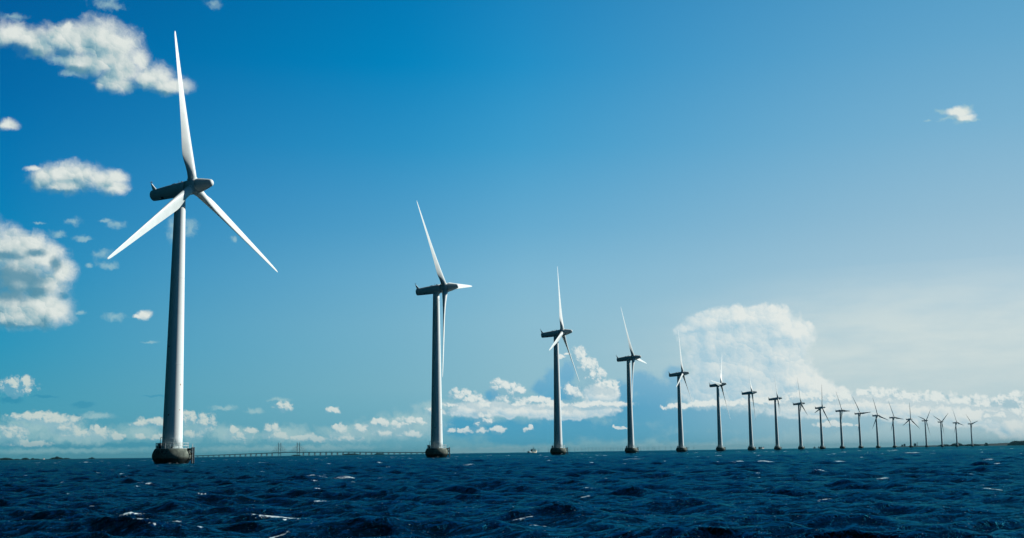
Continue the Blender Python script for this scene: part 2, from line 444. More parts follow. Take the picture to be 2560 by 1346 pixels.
# ------------------------------------------------------------------ materials
M_white = material('white_paint', (.56, .67, .665), .45, .15, vscale=.35, color2=(.50, .60, .60))
M_grey = material('galvanised_steel', (.50, .60, .60), .5, .3, vscale=3, color2=(.42, .50, .50))
M_dark = material('dark_steel', (.035, .05, .055), .55, .3, vscale=2, color2=(.02, .03, .035))
M_paint = material('sprayed_letters', (.012, .02, .024), .7, .1, vscale=3, color2=(.03, .04, .045))
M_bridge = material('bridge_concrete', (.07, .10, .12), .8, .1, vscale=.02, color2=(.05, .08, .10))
M_land = material('shore_grass', (.004, .016, .018), .9, .05, vscale=.01, color2=(.007, .020, .020))
M_tree = material('far_foliage', (.004, .015, .016), .9, .05, vscale=.08, color2=(.008, .022, .020))
M_house = material('white_render', (.7, .7, .68), .7, .2, vscale=.3, color2=(.64, .64, .62))
M_roof = material('dark_roof', (.06, .055, .05), .8, .1, vscale=.5, color2=(.09, .08, .07))
M_bldg = material('grey_concrete', (.12, .15, .16), .8, .1, vscale=.05, color2=(.09, .12, .13))
M_teal = material('teal_ship_paint', (.03, .12, .14), .5, .3, vscale=.3, color2=(.02, .09, .11))
M_cream = material('cream_ship_paint', (.50, .50, .38), .5, .3, vscale=.3, color2=(.42, .42, .32))
M_sail = material('sail_cloth', (.10, .16, .18), .8, .1, vscale=.5, color2=(.07, .12, .14))
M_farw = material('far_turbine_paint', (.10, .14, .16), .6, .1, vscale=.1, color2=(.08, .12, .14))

# concrete: streaky grey with a black waterline band, weed plus painted-in underside shade
M_conc = bpy.data.materials.new('stained_concrete'); M_conc.use_nodes = True
ct = NT(M_conc.node_tree); cb = M_conc.node_tree.nodes['Principled BSDF']
tco = ct.node('ShaderNodeTexCoord').outputs['Object']
sp = ct.node('ShaderNodeSeparateXYZ'); ct.l.new(tco, sp.inputs[0])
blot = ct.noise(tco, 1.1, 8, .65, '3D')
strk = ct.noise(ct.vmath('MULTIPLY', tco, (3.0, 3.0, .35)), 1.2, 6, .6, '3D')
cc = ct.mix(ct.remap(blot, .35, .65), (.155, .20, .165, 1), (.075, .105, .09, 1))
cc = ct.mix(ct.remap(strk, .48, .72, 0, .7), cc, (.05, .058, .042, 1))
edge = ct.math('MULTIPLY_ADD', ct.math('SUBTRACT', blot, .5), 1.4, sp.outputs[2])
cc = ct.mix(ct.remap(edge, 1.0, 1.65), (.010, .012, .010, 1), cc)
ct.l.new(cc, cb.inputs['Base Color'])
ct.l.new(ct.remap(edge, .6, 1.3, .35, .85), cb.inputs['Roughness'])
cb.inputs['Specular IOR Level'].default_value = .2
bmp = ct.node('ShaderNodeBump'); bmp.inputs['Strength'].default_value = .35; bmp.inputs['Distance'].default_value = .08
ct.l.new(blot, bmp.inputs['Height']); ct.l.new(bmp.outputs[0], cb.inputs['Normal'])

# tower paint: faint rain streaks and a little rust
M_tower = bpy.data.materials.new('tower_paint'); M_tower.use_nodes = True
tt = NT(M_tower.node_tree); tb = M_tower.node_tree.nodes['Principled BSDF']
tco = tt.node('ShaderNodeTexCoord').outputs['Object']
st_ = tt.noise(tt.vmath('MULTIPLY', tco, (2.2, 2.2, .05)), 1.0, 6, .6, '3D')
bl_ = tt.noise(tco, .5, 5, .6, '3D')
tcol = tt.mix(tt.remap(st_, .42, .72, 0, .85), (.64, .755, .75, 1), (.54, .64, .625, 1))
tcol = tt.mix(tt.remap(bl_, .5, .8, 0, .35), tcol, (.56, .63, .60, 1))
vs = tt.node('ShaderNodeTexVoronoi', voronoi_dimensions='3D'); tt.l.new(tco, vs.inputs['Vector']); vs.inputs['Scale'].default_value = .33
tcol = tt.mix(tt.remap(vs.outputs['Distance'], .085, .04), tcol, (.30, .19, .12, 1))
tt.l.new(tcol, tb.inputs['Base Color']); tb.inputs['Roughness'].default_value = .45; tb.inputs['Specular IOR Level'].default_value = .22

# water
M_water = bpy.data.materials.new('sea_water'); M_water.use_nodes = True
wtn = NT(M_water.node_tree); wb = M_water.node_tree.nodes['Principled BSDF']
tco = wtn.node('ShaderNodeTexCoord').outputs['Object']
fo = wtn.node('ShaderNodeAttribute', attribute_name='foam').outputs['Fac']
brk = wtn.noise(tco, 11.0, 7, .75, '2D')
fm = wtn.remap(wtn.math('MULTIPLY_ADD', wtn.math('SUBTRACT', brk, .5), 3.0, fo), .48, .80)
rp1 = wtn.noise(wtn.vmath('MULTIPLY', tco, (1.0, 1.5, 1)), 1.7, 6, .50, '2D', dist=.6)
rp2 = wtn.noise(wtn.vmath('MULTIPLY', tco, (1.5, 1.0, 1)), 6.5, 4, .5, '2D', dist=.8)
hgt = wtn.math('ADD', wtn.math('MULTIPLY', rp1, .23), wtn.math('MULTIPLY_ADD', rp2, .062, wtn.math('MULTIPLY', wtn.noise(tco, 19.0, 3, .5, '2D'), .013)))
bm1 = wtn.node('ShaderNodeBump'); bm1.inputs['Strength'].default_value = 1.0; bm1.inputs['Distance'].default_value = 1.0
wtn.l.new(hgt, bm1.inputs['Height'])
wcol = wtn.mix(wtn.remap(wtn.noise(tco, .05, 3, .5, '2D'), .35, .65), (.0002, .0045, .0105, 1), (.0002, .0065, .0125, 1))
dif = wtn.node('ShaderNodeBsdfDiffuse'); wtn.l.new(wcol, dif.inputs[0])
gls = wtn.node('ShaderNodeBsdfGlossy'); gls.inputs[0].default_value = (.028, .30, .40, 1); gls.inputs['Roughness'].default_value = .05
fre = wtn.node('ShaderNodeFresnel'); fre.inputs[0].default_value = 1.333
for nd in (gls, fre): wtn.l.new(bm1.outputs[0], nd.inputs['Normal'])
wmx = wtn.node('ShaderNodeMixShader'); wtn.l.new(wtn.math('MINIMUM', wtn.math('MULTIPLY', wtn.math('POWER', fre.outputs[0], 1.8), 1.95, clamp=True), .66), wmx.inputs[0]); wtn.l.new(dif.outputs[0], wmx.inputs[1]); wtn.l.new(gls.outputs[0], wmx.inputs[2])
fdf = wtn.node('ShaderNodeBsdfDiffuse'); fdf.inputs[0].default_value = (.50, .66, .70, 1)
fmx = wtn.node('ShaderNodeMixShader'); wtn.l.new(fm, fmx.inputs[0]); wtn.l.new(wmx.outputs[0], fmx.inputs[1]); wtn.l.new(fdf.outputs[0], fmx.inputs[2])
M_water.node_tree.nodes.remove(wb)
wtn.l.new(fmx.outputs[0], [n for n in M_water.node_tree.nodes if n.type == 'OUTPUT_MATERIAL'][0].inputs[0])

# ------------------------------------------------------------------ the sea
NW = 170
def wave_set():
    lam = np.geomspace(.30, 10.0, NW) * rng.uniform(.97, 1.03, NW)
    k = 2 * np.pi / lam
    lp = 4.2                                       # wavelength of the spectral peak
    kp = 2 * np.pi / lp
    S = k ** -2.5 * np.exp(-1.1 * (kp / k) ** 2)   # k * spectrum over log bins
    amp = np.sqrt(S) * rng.uniform(.7, 1.3, NW)
    amp *= (.41 / 4) / np.sqrt((amp ** 2).sum() / 2)
    th = R(242) + rng.normal(0, 1, NW) * np.where(lam > 2.5, R(19), R(38))
    return k, amp, th, rng.uniform(0, 2 * np.pi, NW)


KW, AW, TW, PHW = wave_set()
CAPS = []
def cap(px, py, length, h=.12, wid=.35, ang=None, foam=1.0):
    d = ray(px, py); t = HCAM / max(-d.z, 1e-4)
    CAPS.append((d.x * t, d.y * t, length, wid, h, rng.normal(0, .25) if ang is None else ang, foam))
for c in [(690, 1303, .62, .20, .16, -.12), (730, 1308, .45, .10, .09, -.25), (905, 1198, 1.7, .16, .4, .02), (780, 1196, 1.0, .08, .3, .02), (1046, 1208, .5, .06, .25), (1035, 1245, .5, .07, .16), (858, 1198, .6, .1, .3),
          (322, 1296, .32, .10, .10), (330, 1332, .3, .06, .08), (1655, 1220, .6, .12, .2), (1748, 1286, .2, .05, .06), (2035, 1287, .2, .06, .07), (2400, 1204, .5, .14, .25), (2450, 1194, .4, .14, .25), (2490, 1228, .4, .06, .14), (2050, 1190, .4, .12, .25),
          (2366, 1168, .9, .1, .5), (1412, 1265, .25, .03, .07), (1850, 1157, 1.6, .1, .8), (1772, 1163, 1.4, .06, .7), (1695, 1141, 2.2, .1, 1.2), (1812, 1141, 2.6, .1, 1.3), (2272, 1134, 3.0, .12, 1.4), (2295, 1134, 3.0, .12, 1.4), (2225, 1128, 4, .1, 2), (2110, 1158, 1.5, .1, .8), (1910, 1160, 1.0, .1, .6), (1390, 1177, .9, .05, .4), (1446, 1173, .8, .05, .4), (1118, 1147.5, 2.4, .15, 1.0), (208, 1157, 2.0, .12, .8), (240, 1183, .8, .1, .4), (760, 1154, 1.6, .1, .8), (810, 1166, 1.2, .08, .6), (1165, 1166, 1.2, .1, .6), (1575, 1150, 2.2, .1, 1.0)]:
    cap(*c)
for (tx, ty) in ((-77.68, 262.49), (-29.17, 433.88), (22.84, 605.87)):   # wash round the nearest bases
    for k in range(9):
        a = rng.uniform(-R(170), -R(10)); CAPS.append((tx + 4.3 * math.cos(a), ty + 4.3 * math.sin(a), rng.uniform(.5, 1.2), .3, .10, a + R(90), rng.uniform(.6, .95)))
for i in range(700):                               # scattered small white horses
    dist = 24 + 700 * rng.random() ** 1.3
    a = rng.uniform(-R(27), R(27))
    s = rng.uniform(.35, 1.0)
    CAPS.append((math.sin(a) * dist, math.cos(a) * dist, s * (.18 + .0035 * dist), s * (.08 + .002 * dist), .04 * s + .0001 * dist, rng.normal(0, .3), rng.uniform(.62, 1.0)))


def build_water():
    aa_ = np.concatenate([np.linspace(-R(180), -R(30), 60, endpoint=False), np.linspace(-R(30), R(30), 860), np.linspace(R(30), R(180), 61)[1:-1]])
    rr = [3.0]
    while rr[-1] < 700: rr.append(rr[-1] * 1.0032 + .003)
    while rr[-1] < 70000: rr.append(rr[-1] * 1.035)
    rr = np.array(rr); na, nr = len(aa_), len(rr)
    A, Rr = np.meshgrid(aa_, rr)
    x = (np.sin(A) * Rr).ravel(); y = (np.cos(A) * Rr).ravel(); rad = Rr.ravel()
    spacing = np.repeat(np.gradient(rr), na)
    near = rad < 900
    xs, ys, sp_ = x[near], y[near], spacing[near]
    h = np.zeros_like(xs); dx = np.zeros_like(xs); dy = np.zeros_like(xs); jac = np.zeros_like(xs)
    for k, a, t, ph in zip(KW, AW, TW, PHW):
        w = np.clip((2 * np.pi / k / sp_ - 2.2) / 1.5, 0, 1)
        arg = k * (xs * math.cos(t) + ys * math.sin(t)) + ph
        c, s = np.cos(arg) * a * w, np.sin(arg) * a * w
        h += c; dx -= .95 * s * math.cos(t); dy -= .95 * s * math.sin(t); jac += k * c
    foam = np.clip((jac - 1.25) * .9, 0, .58)
    for (cx, cy, L, W, H, an, fs) in CAPS:
        ca, sa = math.cos(an), math.sin(an)
        box = np.nonzero((np.abs(xs - cx) < 4 * L + 3) & (np.abs(ys - cy) < 6 * W + 4 * H + 2 * L))[0]
        if not len(box): continue
        u = (xs[box] - cx) * ca + (ys[box] - cy) * sa
        v = -(xs[box] - cx) * sa + (ys[box] - cy) * ca + .25 * W * np.sin(u / L * 3.1 + cx)
        ridge = np.exp(-(u / (1.8 * L)) ** 2)
        h[box] += H * ridge * np.where(v < 0, np.exp(-(v / (.8 * W + .05)) ** 2), np.exp(-(v / (2.2 * W + .2)) ** 2))
        foam[box] = np.maximum(foam[box], fs * np.exp(-(u / L) ** 4) * np.exp(-((v - .1 * W) / (.55 * W)) ** 2))
    fade = np.clip((900 - rad[near]) / 300, 0, 1)
    z = np.zeros_like(x); z[near] = h * fade
    x[near] += dx * fade; y[near] += dy * fade
    fo_ = np.zeros_like(x); fo_[near] = foam
    co = np.stack([x, y, z], 1).astype(np.float32)
    i, j = np.meshgrid(np.arange(nr - 1), np.arange(na), indexing='ij')
    j2 = (j + 1) % na
    q = np.stack([i * na + j, i * na + j2, (i + 1) * na + j2, (i + 1) * na + j], -1).reshape(-1, 4).astype(np.int32)
    me = bpy.data.meshes.new('water')
    me.vertices.add(len(co)); me.vertices.foreach_set('co', co.ravel())
    me.loops.add(q.size); me.loops.foreach_set('vertex_index', q.ravel()[::-1].copy() if False else q[:, ::-1].ravel().copy())
    me.polygons.add(len(q)); me.polygons.foreach_set('loop_start', np.arange(len(q), dtype=np.int32) * 4)
    me.polygons.foreach_set('use_smooth', np.ones(len(q), dtype=bool))
    at_ = me.attributes.new('foam', 'FLOAT', 'POINT'); at_.data.foreach_set('value', fo_.astype(np.float32))
    me.update(calc_edges=True)
    me.materials.append(M_water)
    o = link('water', me)
    tag(o, 'dark blue choppy sea with small white crests', 'sea', kind='structure')
    return o


build_water()

# ------------------------------------------------------------------ wind turbines
TAU, OV, TAIL, ZH = R(5.6), 3.55, 8.3, 64.0
FPROF = [(3.45, -1.6), (3.55, -.4), (3.75, .25), (4.12, .95), (4.33, 1.55), (4.36, 1.95), (4.25, 2.45), (4.05, 2.95), (3.86, 3.30), (3.80, 3.42)]
def f_rad(z):
    for (r0, z0), (r1, z1) in zip(FPROF, FPROF[1:]):
        if z0 <= z <= z1: return r0 + (r1 - r0) * (z - z0) / (z1 - z0)
    return 4.0


BL = [  # radius, chord, thickness, twist
    (1.15, 2.0, 1, 16), (2.6, 2.0, 1, 16), (3.6, 2.08, .90, 15.5), (4.8, 2.42, .68, 15), (6.0, 2.82, .50, 14), (7.4, 3.05, .40, 12.6), (9.0, 3.0, .34, 11), (11.5, 2.74, .29, 9), (15, 2.38, .25, 6.6), (19, 2.0, .22, 4.6), (23, 1.68, .20, 3.0), (27, 1.38, .185, 1.8), (31, 1.08, .175, .8), (34, .83, .165, .2), (35.8, .64, .16, 0), (36.7, .48, .16, 0), (37.2, .30, .17, 0), (37.4, .10, .2, 0)]


def make_blade():
    rings = []
    n = 22
    for (r, c, tr, tw) in BL:
        w = max(0., min(1., (tr - .40) / .6))            # 1 at the round root
        pa = .5 * w + .31 * (1 - w)
        ring = []
        for side in (1, -1):
            for i in range(n):
                s = .5 - .5 * math.cos(math.pi * i / n) if side == 1 else .5 + .5 * math.cos(math.pi * i / n)
                naca = 5 * tr * (.2969 * math.sqrt(s) - .126 * s - .3516 * s * s + .2843 * s ** 3 - .1036 * s ** 4)
                circ = tr * math.sqrt(max(0, s * (1 - s)))
                th = (w * circ + (1 - w) * naca) * c
                cam = -(1 - w) * .028 * 4 * s * (1 - s) * c
                xx = cam + side * th
                yy = (pa - s) * c
                b = R(tw + 2.0)
                ring.append((xx * math.cos(b) + yy * math.sin(b), -xx * math.sin(b) + yy * math.cos(b), r * 1.012))
        rings.append(ring)
    return MB().loft(rings)


def make_turbine():
    root = link('wind_turbine', None)
    # --- foundation
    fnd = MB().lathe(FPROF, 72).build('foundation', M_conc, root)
    dk = MB().lathe([(3.68, 3.424), (3.70, 3.50), (2.0, 3.52)], 72).build('deck', M_grey, fnd)
    rail = MB()
    n = 22
    ring = [(3.55 * math.cos(2 * math.pi * k / n), 3.55 * math.sin(2 * math.pi * k / n)) for k in range(n)]
    for k in range(n):
        a, b = ring[k], ring[(k + 1) % n]
        rail.tube((*a, 3.48), (*a, 4.72), .05, seg=6)
        for hz in (4.1, 4.7):
            rail.tube((*a, hz), (*b, hz), .045, seg=6)
    rail.build('railing', M_grey, fnd)
    # dense screened railing and stores on the side away from the landing
    scr = MB()
    for k in range(7):
        t = R(152 + 9 * k)
        scr.box((3.2 * math.cos(t), 3.2 * math.sin(t), 4.1), (.07, .42, 1.3), Matrix.Rotation(t, 3, 'Z'))
    for hz in (3.8, 4.65):
        scr.path([(3.2 * math.cos(R(150 + 8 * k)), 3.2 * math.sin(R(150 + 8 * k)), hz) for k in range(9)], .06)
    scr.build('equipment_cage', M_dark, fnd)
    MB().box((-2.9, -1.0, 3.78), (.5, .5, .5)).build('storage_box', M_dark, fnd)
    MB().box((-2.75, .7, 3.95), (.6, .6, .85)).build('storage_box', M_dark, fnd)
    # boat landing: two fender posts, ladder, brackets
    bl = MB()
    for yy in (-.75, .75):
        bl.tube((4.75, yy, -1.8), (4.75, yy, 3.75), .17, seg=12)
        for hz in (2.2, 3.3):
            bl.tube((f_rad(hz) - .15, yy, hz), (4.75, yy, hz), .12, seg=8)
        bl.tube((f_rad(1.0) - .2, yy, 1.0), (4.75, yy, 1.0), .10, seg=8)
        bl.tube((3.95, yy * .9, 3.2), (4.6, yy, 2.25), .08, seg=8)
    bl.box((4.15, 0, 3.44), (.9, 2.0, .12))
    bl.build('boat_landing', M_dark, fnd)
    ld = MB()
    for yy in (-.28, .28):
        ld.tube((4.62, yy, -1.2), (4.62, yy, 4.5), .045, seg=6)
    for k in range(17):
        ld.tube((4.62, -.28, -1.0 + .32 * k), (4.62, .28, -1.0 + .32 * k), .03, seg=6)
    ld.build('ladder', M_grey, fnd)
    # --- tower
    tw = []
    for k in range(26):
        z = 3.52 + (62.15 - 3.52) * k / 25
        tw.append((2.26 - (2.26 - 1.22) * ((z - 3.5) / 58.7), z))
    tower = MB().lathe(tw, 72).build('tower', M_tower, root)
    for z, hgt, ex in ((3.53, .16, .10), (3.86, .10, .05), (22.5, .05, .012), (42.5, .05, .012)):
        rr_ = 2.26 - 1.04 * ((z - 3.5) / 58.7)
        MB().lathe([(rr_ - .05, z), (rr_ + ex, z), (rr_ + ex, z + hgt), (rr_ - .05, z + hgt)], 72, cap=False).build('flange', M_white, tower)
    dr = MB()
    dr.box((.55, -2.235, 4.75), (.85, .12, 1.9), Matrix.Rotation(R(-13.5) * -1, 3, 'Z') if False else Matrix.Rotation(R(13.8), 3, 'Z'))
    dr.build('door', M_grey, tower)
    dv = MB().path([(-2.62, -.35, 3.5), (-2.62, -.35, 5.7), (-2.5, -.4, 6.0), (-2.15, -.5, 6.05)], .06).box((-2.62, -.35, 4.0), (.22, .22, .5))
    dv.build('davit', M_dark, tower)
    lm = MB().box((.75, -2.62, 3.72), (.28, .28, .40)).tube((.75, -2.62, 3.92), (.75, -2.62, 4.0), .09)
    lm.build('marker_lamp', M_dark, fnd)
    # --- nacelle: origin at the hub centre, X along the shaft
    nac = MB().lathe([(.6, -11.62), (1.05, -11.55), (1.26, -11.35), (1.33, -11.0), (1.42, -9.5), (1.55, -7.0), (1.63, -4.5), (1.68, -2.5), (1.70, -1.62), (1.58, -1.60)], 64, 'X')
    nac.tube((-OV * 1.0 + .17, 0, -1.95), (-OV * 1.0 + .05, 0, -1.2), 1.30, seg=48)
    nac = nac.build('nacelle', M_white, root)
    fin = MB().prism([(-11.3, -.16, 1.2), (-10.25, -.16, 1.30), (-11.55, -.16, 3.0), (-11.75, -.16, 3.0)], (0, .32, 0))
    fin.build('tail_fin', M_white, nac)
    ms = MB().tube((-11.64, 0, 2.9), (-11.7, 0, 3.75), .045).tube((-11.95, 0, 3.3), (-11.4, 0, 3.3), .03).box((-11.95, 0, 3.38), (.12, .12, .16)).box((-11.42, 0, 3.38), (.12, .12, .16))
    ms.build('wind_vane', M_dark, nac)
    MB().box((-5.2, 0, 1.64), (.9, .7, .14)).build('roof_hatch', M_dark, nac)
    MB().box((-3.2, .2, 1.78), (.3, .3, .4)).build('warning_lamp', M_dark, nac)
    MB().tube((-3.9, 0, 1.5), (-3.9, 0, 2.3), .05).build('antenna', M_dark, nac)
    vt = MB()
    t = R(-118)
    vt.tube((-8.2, 1.40 * math.cos(t), 1.40 * math.sin(t)), (-8.2, 1.54 * math.cos(t), 1.54 * math.sin(t)), .36, seg=24)
    vt.build('vent', M_dark, nac)
    seam = MB().lathe([(1.50, -1.60), (1.50, -1.42)], 64, 'X', cap=False).build('shaft_seal', M_dark, nac)
    # --- rotor
    hub = MB().lathe([(1.5, -1.42), (1.72, -1.40), (1.76, -.6), (1.76, .6), (1.72, 1.4), (1.60, 1.45)], 64, 'X')
    for k in range(3):
        a = k * 2 * math.pi / 3
        hub.tube((0, 0, 0), (0, -math.sin(a) * 2.0, math.cos(a) * 2.0), 1.16, seg=40)
    hub = hub.build('hub', M_white, root)
    MB().lathe([(1.66, 1.46), (1.66, 1.8), (1.52, 2.5), (1.26, 3.5), (.98, 4.5), (.82, 5.0), (.70, 5.22), (.50, 5.38), (.22, 5.46)], 64, 'X').build('nose_cone', M_white, hub)
    bmesh_blade = make_blade().build('blade', M_white, root)
    blades = [bmesh_blade]
    for k in range(2):
        c = bmesh_blade.copy(); COL.objects.link(c); c.parent = root; blades.append(c)
    return root


def pose(root, x, y, psi, th):
    root.location = (x, y, 0)
    base_m = Matrix.Rotation(-psi, 4, 'Z') @ Matrix.Translation((OV, 0, ZH)) @ Matrix.Rotation(-TAU, 4, 'Y')
    k = 0
    for ch in root.children:
        nm = ch.name.split('.')[0]
        if nm == 'nacelle':
            ch.matrix_local = base_m
        elif nm == 'hub':
            ch.matrix_local = base_m @ Matrix.Rotation(-th, 4, 'X')
        elif nm == 'blade':
            ch.matrix_local = base_m @ Matrix.Rotation(-(th + k * 2 * math.pi / 3), 4, 'X'); k += 1


TURB = [(-77.68, 262.49, 20.67, 114.31), (-29.17, 433.88, 14.95, 81.28), (22.84, 605.87, 15.46, 10.8), (78.33, 779.11, 19.98, 92.22), (136.84, 951.15, 19.37, 10.19), (198.8, 1119.77, 24.61, 33.25), (263.78, 1290.1, 10.12, 27.02), (330.01, 1454.36, 11.34, 1.48), (402.33, 1626.98, 3.8, 2.27), (478.16, 1800.37, -5.79, 101.54), (554.7, 1961.07, -3.99, 26.67), (637.03, 2132.38, -13.32, 31.46), (718.11, 2288.74, -13.27, 13.68), (808.5, 2464.27, -11.64, 22.09), (903.76, 2640.65, -15.07, 112.64), (997.26, 2803.53, -9.66, 72.82), (1096.29, 2969.52, -15.59, 63.6), (1189.65, 3113.21, -6.01, 17.34), (1298.39, 3286.4, -8.05, 41.2)]
LABELS = [
    'largest white wind turbine, nearest in the row, letters sprayed on its concrete base',
    'second nearest white wind turbine, one blade pointing level past its nose',
    'third nearest wind turbine, short bright blade crossing its tower, white cloud behind its long blade',
    'fourth nearest wind turbine, bright blade dipping below its nose, another hanging along the tower',
    'fifth nearest wind turbine, bright blade crossing its tower, rounded blue cloud behind its nacelle',
    'sixth nearest wind turbine, bright stub of blade lying along its nacelle',
    'seventh nearest wind turbine, rotor edge on with its lower blades in one line',
    'eighth nearest wind turbine, just beyond the ferry, two lower blades close together',
    'ninth nearest wind turbine, lower blades spread below its nose',
    'tenth nearest wind turbine, with two sailing boats beside its base',
    'eleventh nearest wind turbine, dark blade rising slightly beyond its nose',
    'twelfth nearest wind turbine, dark blade pointing level beyond its nose',
    'thirteenth nearest wind turbine, drooping blades, last one clear of the land',
    'fourteenth nearest wind turbine, standing where the low shore begins',
    'fifteenth nearest wind turbine, rotor spread wide, beside the square building and chimney',
    'fourth farthest wind turbine, two blades up in a lopsided V',
    'third farthest wind turbine, two blades up in an even V',
    'second farthest wind turbine, blade drooping before the tall dark wood',
    'farthest and smallest wind turbine of the row, before the low wood',
]
proto = make_turbine()
turbines = [proto] + [copy_tree(proto) for _ in range(len(TURB) - 1)]
for o, (x, y, ps, th), lb in zip(turbines, TURB, LABELS):
    pose(o, x, y, R(ps), R(th))
    tag(o, lb, 'wind turbine', 'wind turbines standing in a row in the sea')

# sprayed letters on the nearest foundation
fc = bpy.data.curves.new('letters', 'FONT'); fc.body = 'SERZ'; fc.size = 1.0; fc.extrude = .004
fo_tmp = bpy.data.objects.new('letters', fc); COL.objects.link(fo_tmp)
bpy.context.view_layer.update()
me = bpy.data.meshes.new_from_object(fo_tmp.evaluated_get(bpy.context.evaluated_depsgraph_get()))
bpy.data.objects.remove(fo_tmp)
bmx = bmesh.new(); bmx.from_mesh(me)
bmesh.ops.triangulate(bmx, faces=bmx.faces)
bmesh.ops.subdivide_edges(bmx, edges=[e for e in bmx.edges if e.calc_length() > .15], cuts=3)
xs_ = [v.co.x for v in bmx.verts]; x0, x1 = min(xs_), max(xs_)
face = math.atan2(-TURB[0][1], -TURB[0][0])              # bearing from the turbine to the camera
for v in bmx.verts:
    s = (v.co.x - x0) / (x1 - x0)
    t = face + R(-54 + 42 * s); z = 2.25 + v.co.y * 1.05
    r = f_rad(z) + .02 + max(0, v.co.z) * 2
    v.co = (r * math.cos(t), r * math.sin(t), z)
bmx.to_mesh(me); bmx.free(); me.materials.clear(); me.materials.append(M_paint); me.name = 'sprayed_letters'
link('sprayed_letters', me, [c for c in turbines[0].children if c.name.startswith('foundation')][0])

# ------------------------------------------------------------------ far wind farm on the horizon
def far_turbine():
    mb = MB()
    mb.tube((0, 0, -2), (0, 0, 62), 4.2, 2.8, seg=8)
    mb.box((0, 0, 62), (10, 4, 4))
    for k in range(3):
        a = 2 * math.pi * k / 3 + .35
        mb.tube((5, 0, 62), (5, 42 * math.sin(a), 62 + 42 * math.cos(a)), 1.6, .5, seg=6)
    return mb.build('distant_wind_turbine', M_farw)


fxs = [1310, 1347, 1371] + [1400 + v / 7.11 for v in (152, 176, 262, 318, 388, 450, 505, 575, 637, 700, 765, 833, 903, 955, 1030, 1075, 1110, 1435, 1490, 1550, 1580, 1645, 1685, 1765, 1875, 1975, 2285, 2380)]
f0 = far_turbine()
for i, px in enumerate(fxs):
    o = f0 if i == 0 else f0.copy()
    if i: COL.objects.link(o)
    o.location = at(px, 25000 + 2500 * random.random())
    o.rotation_euler.z = R(60 + random.uniform(-14, 14))
    tag(o, 'tiny pale wind turbine of the far wind farm on the horizon', 'wind turbine', 'tiny wind turbines along the far horizon')

# ------------------------------------------------------------------ the bridge
BD = 17000.0
A0 = at(722, BD)
bdir = Vector((.74, -.67, 0)).normalized(); bnor = Vector((bdir.y, -bdir.x, 0))
def b_point(px):
    d = ray(px, horizon_y(px)); d = Vector((d.x, d.y, 0)).normalized()
    # intersection of the bearing with the bridge line
    den = d.x * bdir.y - d.y * bdir.x
    t = (A0.x * bdir.y - A0.y * bdir.x) / den
    return d * t
def deck_h(px, p):
    hpx = np.interp(px, [440, 476, 540, 620, 690, 722, 760, 860, 960, 1064, 1090], [2.0, 3.2, 4.4, 6.4, 8.0, 8.5, 8.2, 7.4, 5.4, 3.6, 3.0])
    return float(hpx) * p.y / FPX
bridge = link('cable_stayed_bridge', None); bridge.location = A0
tag(bridge, 'long hazy blue cable stayed bridge with two twin pylons on the horizon', 'bridge')
inv = -A0
deck = MB()
pxs = list(range(436, 1096, 6))
for pa_, pb_ in zip(pxs, pxs[1:]):
    a, b = b_point(pa_), b_point(pb_)
    a.z, b.z = deck_h(pa_, a), deck_h(pb_, b)
    poly = [a + inv + bnor * 15 + Vector((0, 0, 5)), a + inv - bnor * 15 + Vector((0, 0, 5)), a + inv - bnor * 15 + Vector((0, 0, -7)), a + inv + bnor * 15 + Vector((0, 0, -7))]
    deck.prism(poly, b - a)
deck.build('deck', M_bridge, bridge)
pier_px = [441 + 13.3 * k for k in range(19)] + [758.5 + 14.2 * k for k in range(23)]
for px in pier_px:
    p = b_point(px); h = deck_h(px, p) - 8
    MB().box(p + inv + Vector((0, 0, h / 2 - 2)), (11, 20, h + 4), Matrix.Rotation(math.atan2(bdir.y, bdir.x), 3, 'Z')).box(p + inv + Vector((0, 0, 1)), (18, 26, 6), Matrix.Rotation(math.atan2(bdir.y, bdir.x), 3, 'Z')).build('pier', M_bridge, bridge)
for px in (698.8, 745.6):
    p = b_point(px); h = 32.5 * p.y / FPX; dh = deck_h(px, p)
    for s in (-1, 1):
        q = p + inv + bnor * s * 21
        MB().tube(q + Vector((0, 0, -2)), q + Vector((0, 0, h)), 5.6, 4.0, seg=8).build('pylon', M_bridge, bridge)
    MB().box(p + inv + Vector((0, 0, dh - 10)), (7, 44, 6), Matrix.Rotation(math.atan2(bdir.y, bdir.x), 3, 'Z')).build('cross_beam', M_bridge, bridge)
    cb_ = MB()
    for s in (-1, 1):
        for e in (-1, 1):
            for k in range(10):
                top = p + inv + bnor * s * 19 + Vector((0, 0, dh + (h - dh) * (.18 + .78 * (k + 1) / 10)))
                bot = p + inv + bnor * s * 15 + bdir * e * (30 + 17 * (k + 1)) + Vector((0, 0, dh + 5))
                cb_.tube(top, bot, .55, seg=5)
    cb_.build('stay_cables', M_bridge, bridge)

